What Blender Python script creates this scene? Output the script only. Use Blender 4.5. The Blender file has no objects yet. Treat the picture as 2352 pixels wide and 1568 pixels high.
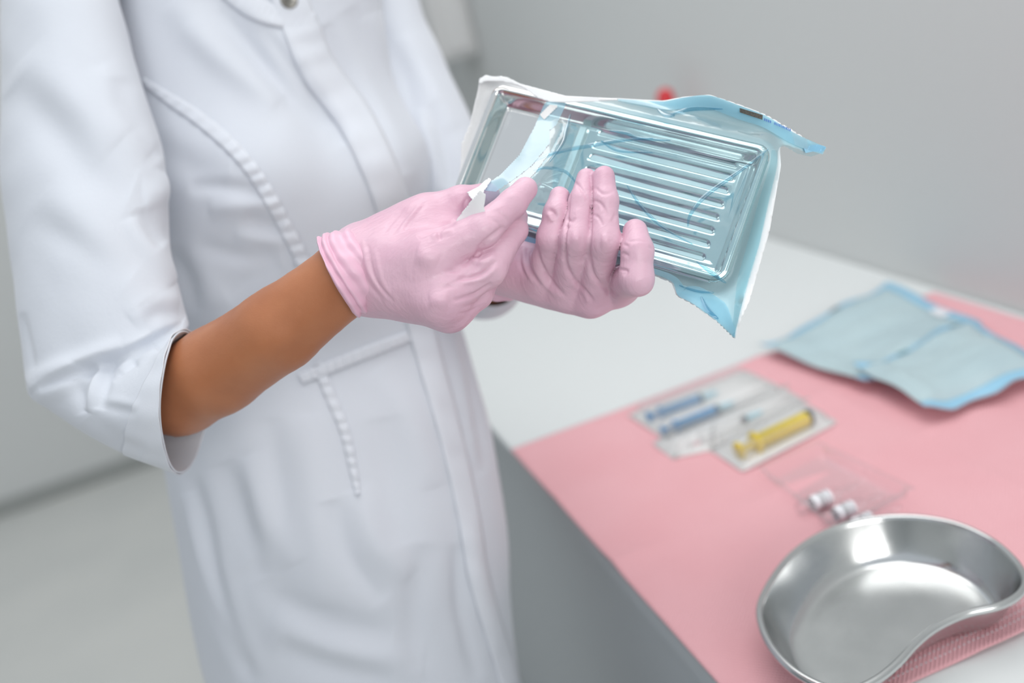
import bpy, bmesh, math, random
import numpy as np
from mathutils import Matrix, Vector
from mathutils.bvhtree import BVHTree

random.seed(4); rng = np.random.default_rng(7)
S = bpy.context.scene
COL = S.collection

# ------------------------------------------------------------------ camera
F, CX, CY = 35 / 36 * 2352, 1176.0, 784.0          # focal length in pixels of the 2352x1568 frame
def _cam():
    v = np.array([364 - CX, -(124 - CY), -F]); v /= np.linalg.norm(v)     # table's long axis
    h = np.array([1, .25, 0.]); h /= np.linalg.norm(h)                    # horizon
    z = np.cross(h, v); z /= np.linalg.norm(z)
    if z[1] < 0: z = -z
    return np.stack([np.cross(v, z), v, z])
R = _cam()                                          # rows: world axes in camera space
O = np.array([0., 0., 1.30])
VD = -R[:, 2]                                       # optical axis in the world
def ray(px, py):
    px = np.asarray(px, float); py = np.asarray(py, float)
    d = np.stack([(px - CX) / F, -(py - CY) / F, -np.ones_like(px)], -1)
    return d @ R.T
def P(px, py, t): return O + ray(px, py) * np.asarray(t, float)[..., None]
def onz(px, py, z):
    d = ray(px, py); return O + d * ((z - O[2]) / d[..., 2])[..., None]
def proj(w):
    d = (np.asarray(w) - O) @ R
    return CX - F * d[..., 0] / d[..., 2], CY + F * d[..., 1] / d[..., 2], -d[..., 2]

cd = bpy.data.cameras.new('camera'); cam = bpy.data.objects.new('camera', cd); COL.objects.link(cam)
M4 = Matrix.Identity(4)
for i in range(3):
    for j in range(3): M4[i][j] = R[i][j]
    M4[i][3] = O[i]
cam.matrix_world = M4
cd.lens = 35; cd.sensor_width = 36; cd.clip_start = .02
cd.dof.use_dof = True; cd.dof.focus_distance = .625; cd.dof.aperture_fstop = 2.8
S.camera = cam

# ------------------------------------------------------------------ world, lights, exposure
W = bpy.data.worlds.new('room_light'); S.world = W; W.use_nodes = True
bg = W.node_tree.nodes['Background']; bg.inputs[0].default_value = (.86, .93, 1, 1); bg.inputs[1].default_value = .64
def area(name, loc, target, sx, sy, power, col):
    l = bpy.data.lights.new(name, 'AREA'); l.shape = 'RECTANGLE'; l.size = sx; l.size_y = sy; l.energy = power; l.color = col
    o = bpy.data.objects.new(name, l); COL.objects.link(o); o.location = loc
    o.rotation_euler = (Vector(target) - Vector(loc)).to_track_quat('-Z', 'Y').to_euler()
    return o
area('window_light', (.2, -2.46, 1.9), (.2, .8, 1.0), 2.2, 1.4, 54, (1, .98, .96))
area('ceiling_lamp_light', (.35, 1.0, 2.72), (.35, 1.0, 0), 1.2, 2.4, 21, (1, .98, .95))
S.view_settings.view_transform = 'Standard'; S.view_settings.look = 'None'
S.view_settings.exposure = .18; S.view_settings.gamma = 1; S.view_settings.use_curve_mapping = False

# ------------------------------------------------------------------ helpers: materials
def mat(name, col, rough=.5, metal=0., **k):
    m = bpy.data.materials.new(name); m.use_nodes = True
    n = m.node_tree; b = n.nodes['Principled BSDF']
    b.inputs['Base Color'].default_value = (*col, 1); b.inputs['Roughness'].default_value = rough; b.inputs['Metallic'].default_value = metal
    for key, v in (k.get('inp') or {}).items(): b.inputs[key].default_value = v
    tc = n.nodes.new('ShaderNodeTexCoord')
    last = None
    for (scale, strength, dist, detail, stretch) in k.get('bumps', []):
        mp = n.nodes.new('ShaderNodeMapping'); mp.inputs['Scale'].default_value = stretch
        n.links.new(tc.outputs['Object'], mp.inputs[0])
        tx = n.nodes.new('ShaderNodeTexNoise'); tx.inputs['Scale'].default_value = scale; tx.inputs['Detail'].default_value = detail
        n.links.new(mp.outputs[0], tx.inputs['Vector'])
        bp = n.nodes.new('ShaderNodeBump'); bp.inputs['Strength'].default_value = strength; bp.inputs['Distance'].default_value = dist
        n.links.new(tx.outputs[0], bp.inputs['Height'])
        if last: n.links.new(last.outputs[0], bp.inputs['Normal'])
        last = bp
    if last: n.links.new(last.outputs[0], b.inputs['Normal'])
    if 'vary' in k:
        scale, col2, lo, hi = k['vary']
        tx = n.nodes.new('ShaderNodeTexNoise'); tx.inputs['Scale'].default_value = scale; tx.inputs['Detail'].default_value = 3
        n.links.new(tc.outputs['Object'], tx.inputs['Vector'])
        rp = n.nodes.new('ShaderNodeMapRange'); rp.inputs[1].default_value = lo; rp.inputs[2].default_value = hi
        mx = n.nodes.new('ShaderNodeMix'); mx.data_type = 'RGBA'
        mx.inputs[6].default_value = (*col, 1); mx.inputs[7].default_value = (*col2, 1)
        n.links.new(tx.outputs[0], rp.inputs[0]); n.links.new(rp.outputs[0], mx.inputs[0]); n.links.new(mx.outputs[2], b.inputs['Base Color'])
    if 'rough_vary' in k:
        scale, lo, hi, stretch = k['rough_vary']
        mp = n.nodes.new('ShaderNodeMapping'); mp.inputs['Scale'].default_value = stretch
        n.links.new(tc.outputs['Object'], mp.inputs[0])
        tx = n.nodes.new('ShaderNodeTexNoise'); tx.inputs['Scale'].default_value = scale; tx.inputs['Detail'].default_value = 4
        n.links.new(mp.outputs[0], tx.inputs['Vector'])
        rp = n.nodes.new('ShaderNodeMapRange'); rp.inputs[1].default_value = .3; rp.inputs[2].default_value = .7
        rp.inputs[3].default_value = lo; rp.inputs[4].default_value = hi
        n.links.new(tx.outputs[0], rp.inputs[0]); n.links.new(rp.outputs[0], b.inputs['Roughness'])
    return m
def film_mat(name, tint, veil, veil_col, rough=.12, gloss=.10, bump=None):
    """thin clear plastic: tinted see-through, a little milky veil, a sheen"""
    m = bpy.data.materials.new(name); m.use_nodes = True; n = m.node_tree; n.nodes.clear()
    out = n.nodes.new('ShaderNodeOutputMaterial')
    tr = n.nodes.new('ShaderNodeBsdfTransparent'); tr.inputs[0].default_value = (*tint, 1)
    df = n.nodes.new('ShaderNodeBsdfDiffuse'); df.inputs[0].default_value = (*veil_col, 1)
    tl = n.nodes.new('ShaderNodeBsdfTranslucent'); tl.inputs[0].default_value = (*veil_col, 1)
    gl = n.nodes.new('ShaderNodeBsdfGlossy'); gl.inputs['Roughness'].default_value = rough
    a = n.nodes.new('ShaderNodeMixShader'); a.inputs[0].default_value = .35
    n.links.new(df.outputs[0], a.inputs[1]); n.links.new(tl.outputs[0], a.inputs[2])
    b = n.nodes.new('ShaderNodeMixShader'); b.inputs[0].default_value = veil
    n.links.new(tr.outputs[0], b.inputs[1]); n.links.new(a.outputs[0], b.inputs[2])
    lw = n.nodes.new('ShaderNodeLayerWeight'); lw.inputs[0].default_value = .25
    ad = n.nodes.new('ShaderNodeMath'); ad.operation = 'MULTIPLY_ADD'; ad.inputs[1].default_value = .22; ad.inputs[2].default_value = gloss
    n.links.new(lw.outputs['Fresnel'], ad.inputs[0])
    c = n.nodes.new('ShaderNodeMixShader'); n.links.new(ad.outputs[0], c.inputs[0])
    n.links.new(b.outputs[0], c.inputs[1]); n.links.new(gl.outputs[0], c.inputs[2]); n.links.new(c.outputs[0], out.inputs[0])
    if bump:
        tc = n.nodes.new('ShaderNodeTexCoord'); tx = n.nodes.new('ShaderNodeTexNoise'); tx.inputs['Scale'].default_value = bump[0]; tx.inputs['Detail'].default_value = 2
        bp = n.nodes.new('ShaderNodeBump'); bp.inputs['Strength'].default_value = bump[1]; bp.inputs['Distance'].default_value = bump[2]
        n.links.new(tc.outputs['Object'], tx.inputs[0]); n.links.new(tx.outputs[0], bp.inputs['Height']); n.links.new(bp.outputs[0], gl.inputs['Normal']); n.links.new(bp.outputs[0], df.inputs['Normal'])
    return m

ISO = (1, 1, 1)
M = dict(
    wall=mat('wall_paint', (.67, .685, .68), .8, bumps=[(60, .05, .002, 2, ISO)]),
    floor=mat('floor_vinyl', (.68, .68, .65), .35, vary=(3, (.64, .645, .62), .35, .65)),
    base=mat('baseboard_grey', (.36, .375, .365), .5, bumps=[(40, .05, .001, 2, ISO)]),
    laminate=mat('white_laminate', (.72, .745, .745), .32, bumps=[(90, .03, .001, 2, ISO)]),
    panel=mat('grey_panel', (.50, .53, .55), .5, bumps=[(90, .03, .001, 2, ISO)]),
    coat=mat('white_cotton', (.635, .667, .73), .85, bumps=[(1500, .10, .0006, 2, (1, 1, .5)), (260, .10, .002, 3, ISO)], inp={'Sheen Weight': .25, 'Subsurface Weight': .05, 'Subsurface Radius': (.01, .01, .01)}),
    trim=mat('white_cotton_trim', (.68, .71, .772), .85, bumps=[(1200, .12, .0006, 2, ISO)], inp={'Sheen Weight': .2}),
    skin=mat('tan_skin', (.47, .185, .085), .46, vary=(28, (.40, .148, .065), .35, .7), bumps=[(900, .12, .0006, 3, ISO), (180, .06, .002, 2, ISO)],
             inp={'Subsurface Weight': .12, 'Subsurface Radius': (.012, .005, .003), 'Subsurface Scale': .5}),
    glove=mat('pink_nitrile', (.74, .48, .585), .40, vary=(22, (.69, .42, .53), .4, .7), bumps=[(130, .30, .0024, 5, (1, 3.2, 1)), (420, .10, .001, 4, ISO), (2200, .10, .0003, 2, ISO)],
              inp={'Subsurface Weight': .1, 'Subsurface Radius': (.01, .005, .006), 'Subsurface Scale': .4}),
    cuff=mat('pink_nitrile_cuff', (.82, .50, .63), .4, bumps=[(300, .15, .001, 3, ISO)], inp={'Subsurface Weight': .1, 'Subsurface Radius': (.01, .005, .006), 'Subsurface Scale': .4}),
    steel=mat('polished_steel', (.80, .795, .785), .10, 1, rough_vary=(60, .06, .13, ISO), bumps=[(40, .03, .002, 2, ISO)]),
    satin=mat('satin_bar', (.86, .86, .85), .38, 1, bumps=[(60, .03, .001, 2, ISO)]),
    dish=mat('satin_steel', (.60, .61, .61), .2, 1, rough_vary=(25, .14, .27, (1, 1, 1)), bumps=[(30, .03, .002, 2, ISO)]),
    button=mat('dark_nickel', (.26, .25, .23), .35, 1, bumps=[(200, .1, .0005, 2, ISO)]),
    pink=None,
    paper=mat('white_paper', (.84, .85, .86), .8, bumps=[(500, .15, .0006, 4, ISO)], inp={'Subsurface Weight': .05, 'Subsurface Radius': (.004, .004, .004)}),
    film=film_mat('blue_clear_film', (.78, .915, .94), .10, (.55, .80, .88), .10, .01, (45, .35, .003)),
    crease=film_mat('blue_film_fold', (.50, .74, .84), .10, (.40, .66, .80), .10, .06),
    seal=film_mat('blue_seal', (.66, .88, .95), .55, (.50, .78, .90), .35, .0, (60, .3, .002)),
    pouch=mat('pale_blue_pouch', (.47, .60, .63), .35, vary=(12, (.43, .56, .60), .35, .7), bumps=[(60, .2, .003, 3, ISO)]),
    pouch_edge=mat('blue_pouch_seal', (.30, .57, .75), .4, bumps=[(80, .2, .002, 3, ISO)]),
    mark=mat('grey_indicator', (.085, .082, .075), .7, vary=(900, (.13, .12, .10), .4, .6)),
    teal=mat('teal_indicator', (.10, .28, .34), .6, bumps=[(80, .1, .001, 2, ISO)]),
    ink=mat('blue_ink', (.10, .22, .55), .6, bumps=[(80, .1, .001, 2, ISO)]),
    blister=film_mat('clear_blister', (.985, .985, .985), .17, (.95, .95, .96), .15, .02, (60, .5, .003)),
    clear=film_mat('clear_plastic', (.985, .98, .985), .05, (.9, .88, .9), .12, .02, (50, .4, .003)),
    glass=film_mat('ampoule_glass', (.985, .975, .98), .03, (.9, .9, .9), .06, .04),
    card=mat('pack_paper', (.80, .80, .79), .8, bumps=[(300, .1, .001, 3, ISO)]),
    blue=mat('blue_plastic', (.07, .30, .58), .3, vary=(150, (.05, .24, .50), .4, .6), inp={'Coat Weight': .2}),
    lblue=mat('pale_blue_cap', (.40, .70, .82), .3, bumps=[(80, .1, .001, 2, ISO)]),
    yellow=mat('yellow_plastic', (.80, .62, .035), .3, vary=(150, (.74, .56, .03), .4, .6), inp={'Coat Weight': .2}),
    black=mat('black_rubber', (.03, .035, .045), .5, bumps=[(200, .1, .0005, 2, ISO)]),
    label=mat('white_label', (.85, .86, .90), .5, bumps=[(300, .05, .0005, 2, ISO)]),
    red=mat('red_cap', (.62, .03, .04), .35, bumps=[(100, .05, .001, 2, ISO)]),
    navy=mat('navy_reflected_panel', (.035, .05, .075), .5, bumps=[(60, .05, .001, 2, ISO)]),  # for the unseen wall panels added as something dark for the steel to reflect
    plastic=mat('grey_plastic', (.66, .66, .66), .4, bumps=[(80, .05, .001, 2, ISO)]),
    dark=mat('dark_trousers', (.62, .64, .68), .9, bumps=[(300, .1, .001, 2, ISO)]),
)

# ------------------------------------------------------------------ helpers: objects
def tag(o, label=None, cat=None, group=None, kind=None):
    for k, v in (('label', label), ('category', cat), ('group', group), ('kind', kind)):
        if v: o[k] = v
    return o
def empty(name, loc, label, cat, group=None, rz=0):
    o = bpy.data.objects.new(name, None); COL.objects.link(o); o.location = loc; o.rotation_euler = (0, 0, rz); o.empty_display_size = .02
    return tag(o, label, cat, group)
def obj(name, verts, faces, m, parent=None, smooth=True):
    me = bpy.data.meshes.new(name)
    v = np.asarray(verts, float)
    if parent is not None:                           # world-space vertices under a parent: bring them into its space
        v = v - np.array(parent_origin(parent))
    me.from_pydata([tuple(a) for a in v], [], [tuple(int(i) for i in f) for f in faces]); me.update()
    if smooth:
        for p in me.polygons: p.use_smooth = True
    me.materials.append(m if not isinstance(m, str) else M[m])
    o = bpy.data.objects.new(name, me); COL.objects.link(o); o.parent = parent
    return o
def parent_origin(p):
    x = np.zeros(3)
    while p is not None: x += np.array(p.location); p = p.parent
    return x
def local(name, verts, faces, m, parent=None, smooth=True):
    """vertices already in the parent's own space"""
    me = bpy.data.meshes.new(name)
    me.from_pydata([tuple(a) for a in verts], [], [tuple(int(i) for i in f) for f in faces]); me.update()
    for p in me.polygons: p.use_smooth = smooth
    me.materials.append(M[m])
    o = bpy.data.objects.new(name, me); COL.objects.link(o); o.parent = parent
    return o
def solid(o, th, off=-1):
    s = o.modifiers.new('thickness', 'SOLIDIFY'); s.thickness = th; s.offset = off; return o
def bevel(o, w, seg=2):
    b = o.modifiers.new('edge', 'BEVEL'); b.width = w; b.segments = seg; b.limit_method = 'ANGLE'; return o
def box(name, lo, hi, m, parent=None, bev=0):
    x0, y0, z0 = lo; x1, y1, z1 = hi
    v = [(x, y, z) for z in (z0, z1) for y in (y0, y1) for x in (x0, x1)]
    f = [(0, 2, 3, 1), (4, 5, 7, 6), (0, 1, 5, 4), (2, 6, 7, 3), (0, 4, 6, 2), (1, 3, 7, 5)]
    o = obj(name, v, f, m, parent, False)
    if bev: bevel(o, bev)
    return o
def gridfaces(nu, nv, cu=False, flip=False):
    f = []
    for i in range(nv - 1):
        for j in range(nu if cu else nu - 1):
            a, b = i * nu + j, i * nu + (j + 1) % nu
            q = (a, b, b + nu, a + nu); f.append(q[::-1] if flip else q)
    return f
def resample(a, n):
    """smooth (Catmull-Rom) resampling of rows of numbers to n rows"""
    a = np.asarray(a, float); k = len(a)
    u = np.linspace(0, k - 1, n); i = np.clip(u.astype(int), 0, k - 2); f = (u - i)[:, None]
    p = lambda j: a[np.clip(j, 0, k - 1)]
    p0, p1, p2, p3 = p(i - 1), p(i), p(i + 1), p(i + 2)
    return .5 * ((2 * p1) + (-p0 + p2) * f + (2 * p0 - 5 * p1 + 4 * p2 - p3) * f ** 2 + (-p0 + 3 * p1 - 3 * p2 + p3) * f ** 3)
def closed_curve(pts, n):
    a = np.asarray(pts, float); k = len(a)
    b = np.concatenate([a[-3:], a, a[:3]]); r = resample(b, (k + 5) * 40 + 1)
    r = r[3 * 40:(3 + k) * 40]
    d = np.r_[0, np.cumsum(np.linalg.norm(np.diff(np.vstack([r, r[:1]]), axis=0), axis=1))]
    s = np.linspace(0, d[-1], n, endpoint=False); r2 = np.vstack([r, r[:1]])
    return np.stack([np.interp(s, d, r2[:, c]) for c in range(r.shape[1])], 1)
def vnormals(v, f):
    f = np.asarray(f); a, b, c, d = (v[f[:, i]] for i in (0, 1, 2, -1))
    n = np.cross(c - a, d - b); o = np.zeros_like(v)
    for i in range(f.shape[1]): np.add.at(o, f[:, i], n)
    return o / (np.linalg.norm(o, axis=1, keepdims=True) + 1e-12)
def polydist(x, y, pts):
    """distance to a polyline in pixels, signed by side, and position along it (0..1)"""
    p = np.asarray(pts, float); best = np.full(x.shape, 1e9); sg = np.zeros_like(best); al = np.zeros_like(best)
    L = np.r_[0, np.cumsum(np.hypot(*np.diff(p, axis=0).T))]
    for i in range(len(p) - 1):
        dx, dy = p[i + 1] - p[i]; l2 = dx * dx + dy * dy
        s = np.clip(((x - p[i, 0]) * dx + (y - p[i, 1]) * dy) / l2, 0, 1)
        ex, ey = x - p[i, 0] - s * dx, y - p[i, 1] - s * dy; d = np.hypot(ex, ey)
        k = d < best; best = np.where(k, d, best)
        sg = np.where(k, np.sign(dx * ey - dy * ex), sg); al = np.where(k, (L[i] + s * (L[i + 1] - L[i])) / L[-1], al)
    return best, sg, al
def smooth(x): x = np.clip(x, 0, 1); return x * x * (3 - 2 * x)
def sculpt(v, f, strokes, front=True):
    """push folds into a dense mesh. stroke = (kind, amp in metres, width in px, points); v valley, r ridge, s step, b round bump"""
    n = vnormals(v, f); px, py, t = proj(v)
    toc = O - v; toc /= np.linalg.norm(toc, axis=1, keepdims=True)
    face = smooth(((n * toc).sum(1) + .05) / .3)
    disp = np.zeros(len(v))
    for kind, amp, w, pts in strokes:
        if kind == 'b':
            (cx, cy) = pts; ry = w if np.isscalar(w) else w[1]; rx = w if np.isscalar(w) else w[0]
            disp += amp * np.exp(-(((px - cx) / rx) ** 2 + ((py - cy) / ry) ** 2)); continue
        pts = np.asarray(resample(pts, max(12, len(pts) * 4)))
        d, s, al = polydist(px, py, pts)
        tap = np.clip(np.sin(np.pi * np.clip(al, 0.0, 1.0)), 0, 1) ** .5
        if kind == 'v': disp -= amp * tap * np.exp(-(d / w) ** 2)
        elif kind == 'r': disp += amp * tap * np.exp(-(d / w) ** 2)
        elif kind == 's': disp += amp * tap * np.tanh(s * d / (.35 * w)) * np.exp(-(d / (2.2 * w)) ** 2)
        elif kind == 'c': disp += amp * tap * (-np.exp(-(d / w) ** 2) + .55 * np.exp(-((d - 2 * w) / (1.2 * w)) ** 2))
    return v + n * (disp * face)[:, None]
def wavenoise(v, scale, seed, k=7):
    r = np.random.default_rng(seed); out = np.zeros(len(v))
    for _ in range(k):
        w = r.normal(size=3); w /= np.linalg.norm(w); out += np.sin((v @ w) * scale * r.uniform(.6, 1.6) + r.uniform(0, 6.28) + 1.3 * np.sin((v @ r.normal(size=3)) * scale * .5))
    return out / k ** .5

# ---- signed-distance modelling: smooth union of round cones, meshed with surface nets
def cone(p, a, b, ra, rb):
    ba = b - a; l2 = ba @ ba; rr = ra - rb; a2 = l2 - rr * rr; il2 = 1 / l2
    pa = p - a; y = pa @ ba; z = y - l2
    x2 = ((pa * l2 - y[..., None] * ba) ** 2).sum(-1); y2 = y * y * l2; z2 = z * z * l2
    k = np.sign(rr) * rr * rr * x2
    r = (np.sqrt(np.maximum(x2 * a2 * il2, 0)) + y * rr) * il2 - ra
    r = np.where(np.sign(z) * a2 * z2 > k, np.sqrt(x2 + z2) * il2 - rb, r)
    return np.where((np.sign(y) * a2 * y2 < k) & ~(np.sign(z) * a2 * z2 > k), np.sqrt(x2 + y2) * il2 - ra, r)
def smin(a, b, k):
    h = np.maximum(k - np.abs(a - b), 0) / k
    return np.minimum(a, b) - h * h * k * .25
class Field:
    def __init__(s, lo, hi, h):
        s.lo = np.asarray(lo, float); s.h = h
        s.n = np.ceil((np.asarray(hi) - s.lo) / h).astype(int) + 1
        s.ax = [s.lo[i] + h * np.arange(s.n[i]) for i in range(3)]
    def new(s): return np.full(s.n, 1.0, np.float32)
    def add(s, d, a, b, ra, rb, k):
        a, b = np.asarray(a, float), np.asarray(b, float); m = max(ra, rb) + k + 3 * s.h
        i0 = np.maximum(((np.minimum(a, b) - m - s.lo) / s.h).astype(int), 0); i1 = np.minimum(((np.maximum(a, b) + m - s.lo) / s.h).astype(int) + 2, s.n)
        if (i1 <= i0).any(): return
        sl = tuple(slice(i0[i], i1[i]) for i in range(3))
        g = np.stack(np.meshgrid(*[s.ax[i][sl[i]] for i in range(3)], indexing='ij'), -1)
        d[sl] = smin(d[sl], cone(g, a, b, ra, rb).astype(np.float32), k)
    def chain(s, d, pts, rad, k):
        for i in range(len(pts) - 1): s.add(d, pts[i], pts[i + 1], rad[i], rad[i + 1], k)
    def mesh(s, d):
        ins = d < 0; n = s.n
        c = np.zeros(n - 1, np.int32)
        for i in (0, 1):
            for j in (0, 1):
                for k in (0, 1): c += ins[i:n[0] - 1 + i, j:n[1] - 1 + j, k:n[2] - 1 + k]
        act = (c > 0) & (c < 8); idx = np.full(n - 1, -1, np.int64); idx[act] = np.arange(act.sum())
        ci = np.argwhere(act); acc = np.zeros((len(ci), 3)); cnt = np.zeros(len(ci))
        for ax in range(3):
            o1, o2 = [a for a in range(3) if a != ax]
            for i in (0, 1):
                for j in (0, 1):
                    A = ci.copy(); A[:, o1] += i; A[:, o2] += j; B = A.copy(); B[:, ax] += 1
                    va, vb = d[tuple(A.T)], d[tuple(B.T)]; k = (va < 0) != (vb < 0)
                    t = va / (va - vb + 1e-12); q = A.astype(float); q[:, ax] += t
                    acc[k] += q[k]; cnt[k] += 1
        v = s.lo + s.h * acc / cnt[:, None]
        faces = []
        for ax in range(3):
            o1, o2 = [(1, 2), (2, 0), (0, 1)][ax]
            sa = [slice(None)] * 3; sb = [slice(None)] * 3; sa[ax] = slice(0, -1); sb[ax] = slice(1, None)
            A, B = ins[tuple(sa)], ins[tuple(sb)]
            e = np.argwhere(A != B); e = e[(e[:, o1] > 0) & (e[:, o2] > 0) & (e[:, o1] < n[o1] - 1) & (e[:, o2] < n[o2] - 1)]
            fl = A[tuple(e.T)]
            q = []
            for i, j in ((1, 1), (0, 1), (0, 0), (1, 0)):
                u = e.copy(); u[:, o1] -= i; u[:, o2] -= j; q.append(idx[tuple(u.T)])
            q = np.stack(q, 1); q[~fl] = q[~fl][:, ::-1]; faces.append(q)
        f = np.concatenate(faces); f = f[(f >= 0).all(1)]
        return v, f
def relax(v, f, it=2, lam=.5):
    f = np.asarray(f); e = np.concatenate([f[:, [i, (i + 1) % 4]] for i in range(4)])
    for _ in range(it):
        a = np.zeros_like(v); c = np.zeros(len(v)); np.add.at(a, e[:, 0], v[e[:, 1]]); np.add.at(c, e[:, 0], 1)
        v = v + lam * (a / np.maximum(c, 1)[:, None] - v)
    return v

# ---- a sheet cut to a pixel-space outline, each vertex placed at its own depth
def sheet(poly, step, depth):
    p = np.asarray(poly, float); q = np.vstack([p, p[:1]])
    x0, y0 = p.min(0) - step; x1, y1 = p.max(0) + step
    gx = np.arange(x0, x1 + step, step); gy = np.arange(y0, y1 + step, step)
    X, Y = np.meshgrid(gx, gy); X, Y = X.ravel(), Y.ravel(); nu = len(gx)
    def inside(x, y):
        r = np.zeros(x.shape, bool)
        for i in range(len(p)):
            (xa, ya), (xb, yb) = q[i], q[i + 1]
            if ya == yb: continue
            r ^= ((ya > y) != (yb > y)) & (x < (xb - xa) * (y - ya) / (yb - ya) + xa)
        return r
    ins = inside(X, Y)
    F4 = np.array(gridfaces(nu, len(gy)))
    F4 = F4[ins[F4].sum(1) >= 2]
    used = np.unique(F4); out = used[~ins[used]]
    # pull outside vertices onto the outline
    best = np.full(len(out), 1e9); bx = X[out].copy(); by = Y[out].copy()
    for i in range(len(p)):
        d = q[i + 1] - q[i]; l2 = d @ d + 1e-9
        s = np.clip(((X[out] - q[i, 0]) * d[0] + (Y[out] - q[i, 1]) * d[1]) / l2, 0, 1)
        ex, ey = q[i, 0] + s * d[0], q[i, 1] + s * d[1]; dd = np.hypot(X[out] - ex, Y[out] - ey)
        k = dd < best; best[k] = dd[k]; bx[k] = ex[k]; by[k] = ey[k]
    X[out], Y[out] = bx, by
    remap = np.full(len(X), -1); remap[used] = np.arange(len(used))
    X, Y = X[used], Y[used]
    return P(X, Y, depth(X, Y)), remap[F4]
def lathe(prof, n=20):
    """profile of (radius, height along z)"""
    v = []; 
    for r, z in prof:
        for j in range(n): a = 2 * math.pi * j / n; v.append((r * math.cos(a), r * math.sin(a), z))
    return np.array(v), gridfaces(n, len(prof), True)
def axis_frame(a, b):
    a, b = np.asarray(a, float), np.asarray(b, float); z = (b - a) / np.linalg.norm(b - a)
    x = np.cross(z, [0, 0, 1]) if abs(z[2]) < .9 else np.cross(z, [0, 1, 0]); x /= np.linalg.norm(x)
    return np.stack([x, np.cross(z, x), z], 1)
def lathe_at(name, prof, a, b, m, parent, n=20):
    v, f = lathe(prof, n); return obj(name, np.asarray(a) + v @ axis_frame(a, b).T, f, m, parent)

#@@STRUCTURE
# ------------------------------------------------------------------ the room
TZ = .75; TX0, TX1 = .248, .903
def struct(o): return tag(o, kind='structure')
struct(box('floor', (-3.2, -2.6, -.05), (.95, 3.5, 0), 'floor'))
struct(box('wall_far', (-3.2, 3.46, 0), (.95, 3.56, 2.8), 'wall'))
struct(box('wall_right', (.905, -2.6, 0), (1.0, 3.46, 2.8), 'wall'))
struct(box('wall_near', (-3.2, -2.68, 0), (.905, -2.55, 2.8), 'wall'))
struct(box('wall_left', (-3.3, -2.68, 0), (-3.2, 3.46, 2.8), 'wall'))
struct(box('added_dark_trim_2', (-3.2, -2.53, 0), (-3.18, 3.44, 1.12), 'navy', bev=.003))  # unseen dark panel added on the left wall, mirrored in the tray grooves
struct(box('added_dark_trim_1', (-3.2, -2.55, 0), (.905, -2.53, 1.12), 'navy', bev=.003))       # unseen dark panel below the window, added to darken the tray's reflections
for i_, (a_, b_) in enumerate((((-.95, -2.55, 1.15), (-.89, -2.47, 2.66)), ((1.29 - .39, -2.55, 1.15), (1.31 - .41, -2.47, 2.66)), ((-.95, -2.55, 2.61), (.905, -2.47, 2.66)), ((-.95, -2.55, 1.125), (.905, -2.47, 1.17)))): 
    if b_[0] > a_[0] + .001: struct(box('window_%d' % (i_ + 1), a_, b_, 'label'))
struct(box('baseboard_far', (-3.2, 3.445, 0), (.905, 3.46, .055), 'base', bev=.004))

desk = empty('desk', (.575, 1.1, 0), 'long white-topped desk along the grey wall', 'desk')
top = box('desk_top', (TX0, -.6, TZ - .022), (TX1, 2.55, TZ), 'laminate', desk, .002)
box('edge_band', (TX0 - .0015, -.6, TZ - .0225), (TX0 - .0001, 2.55, TZ - .0015), 'panel', desk)
for y in (-.57, .98, 2.50): box('side_panel', (TX0 + .03, y, 0), (TX1 - .01, y + .022, TZ - .0225), 'panel', desk, .001)
box('front_panel', (TX0 + .012, -.57, .02), (TX0 + .03, 2.52, TZ - .0225), 'panel', desk, .001)

# wall box near the corner, and a red-capped bottle standing far back on the desk
wb = empty('wall_dispenser', (.83, 3.12, 1.06), 'pale grey dispenser box on the wall near the corner, behind the white coat', 'dispenser')
box('dispenser_body', (.775, 3.03, 1.075), (.9045, 3.20, 1.40), 'plastic', wb, .012)
box('dispenser_cover', (.80, 3.018, 1.10), (.885, 3.029, 1.36), 'plastic', wb, .004)
bp = np.array([.85, 1.73]); 
bt = empty('capped_bottle', (bp[0], bp[1], TZ), 'bottle with a red cap on the desk behind the held tray', 'bottle')
a = (bp[0], bp[1], TZ); b = (bp[0], bp[1], 1.1)
lathe_at('bottle_body', [(0, 0), (.034, .001), (.036, .006), (.036, .15), (.030, .175), (.014, .198), (.012, .215), (0, .215)], a, b, 'plastic', bt, 24)
lathe_at('bottle_cap', [(0, .2155), (.0155, .2155), (.0165, .219), (.0165, .262), (.014, .269), (.006, .275), (0, .276)], a, b, 'red', bt, 24)
lathe_at('bottle_label', [(.0362, .03), (.0366, .031), (.0366, .12), (.0362, .121)], a, b, 'label', bt, 24)

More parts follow.
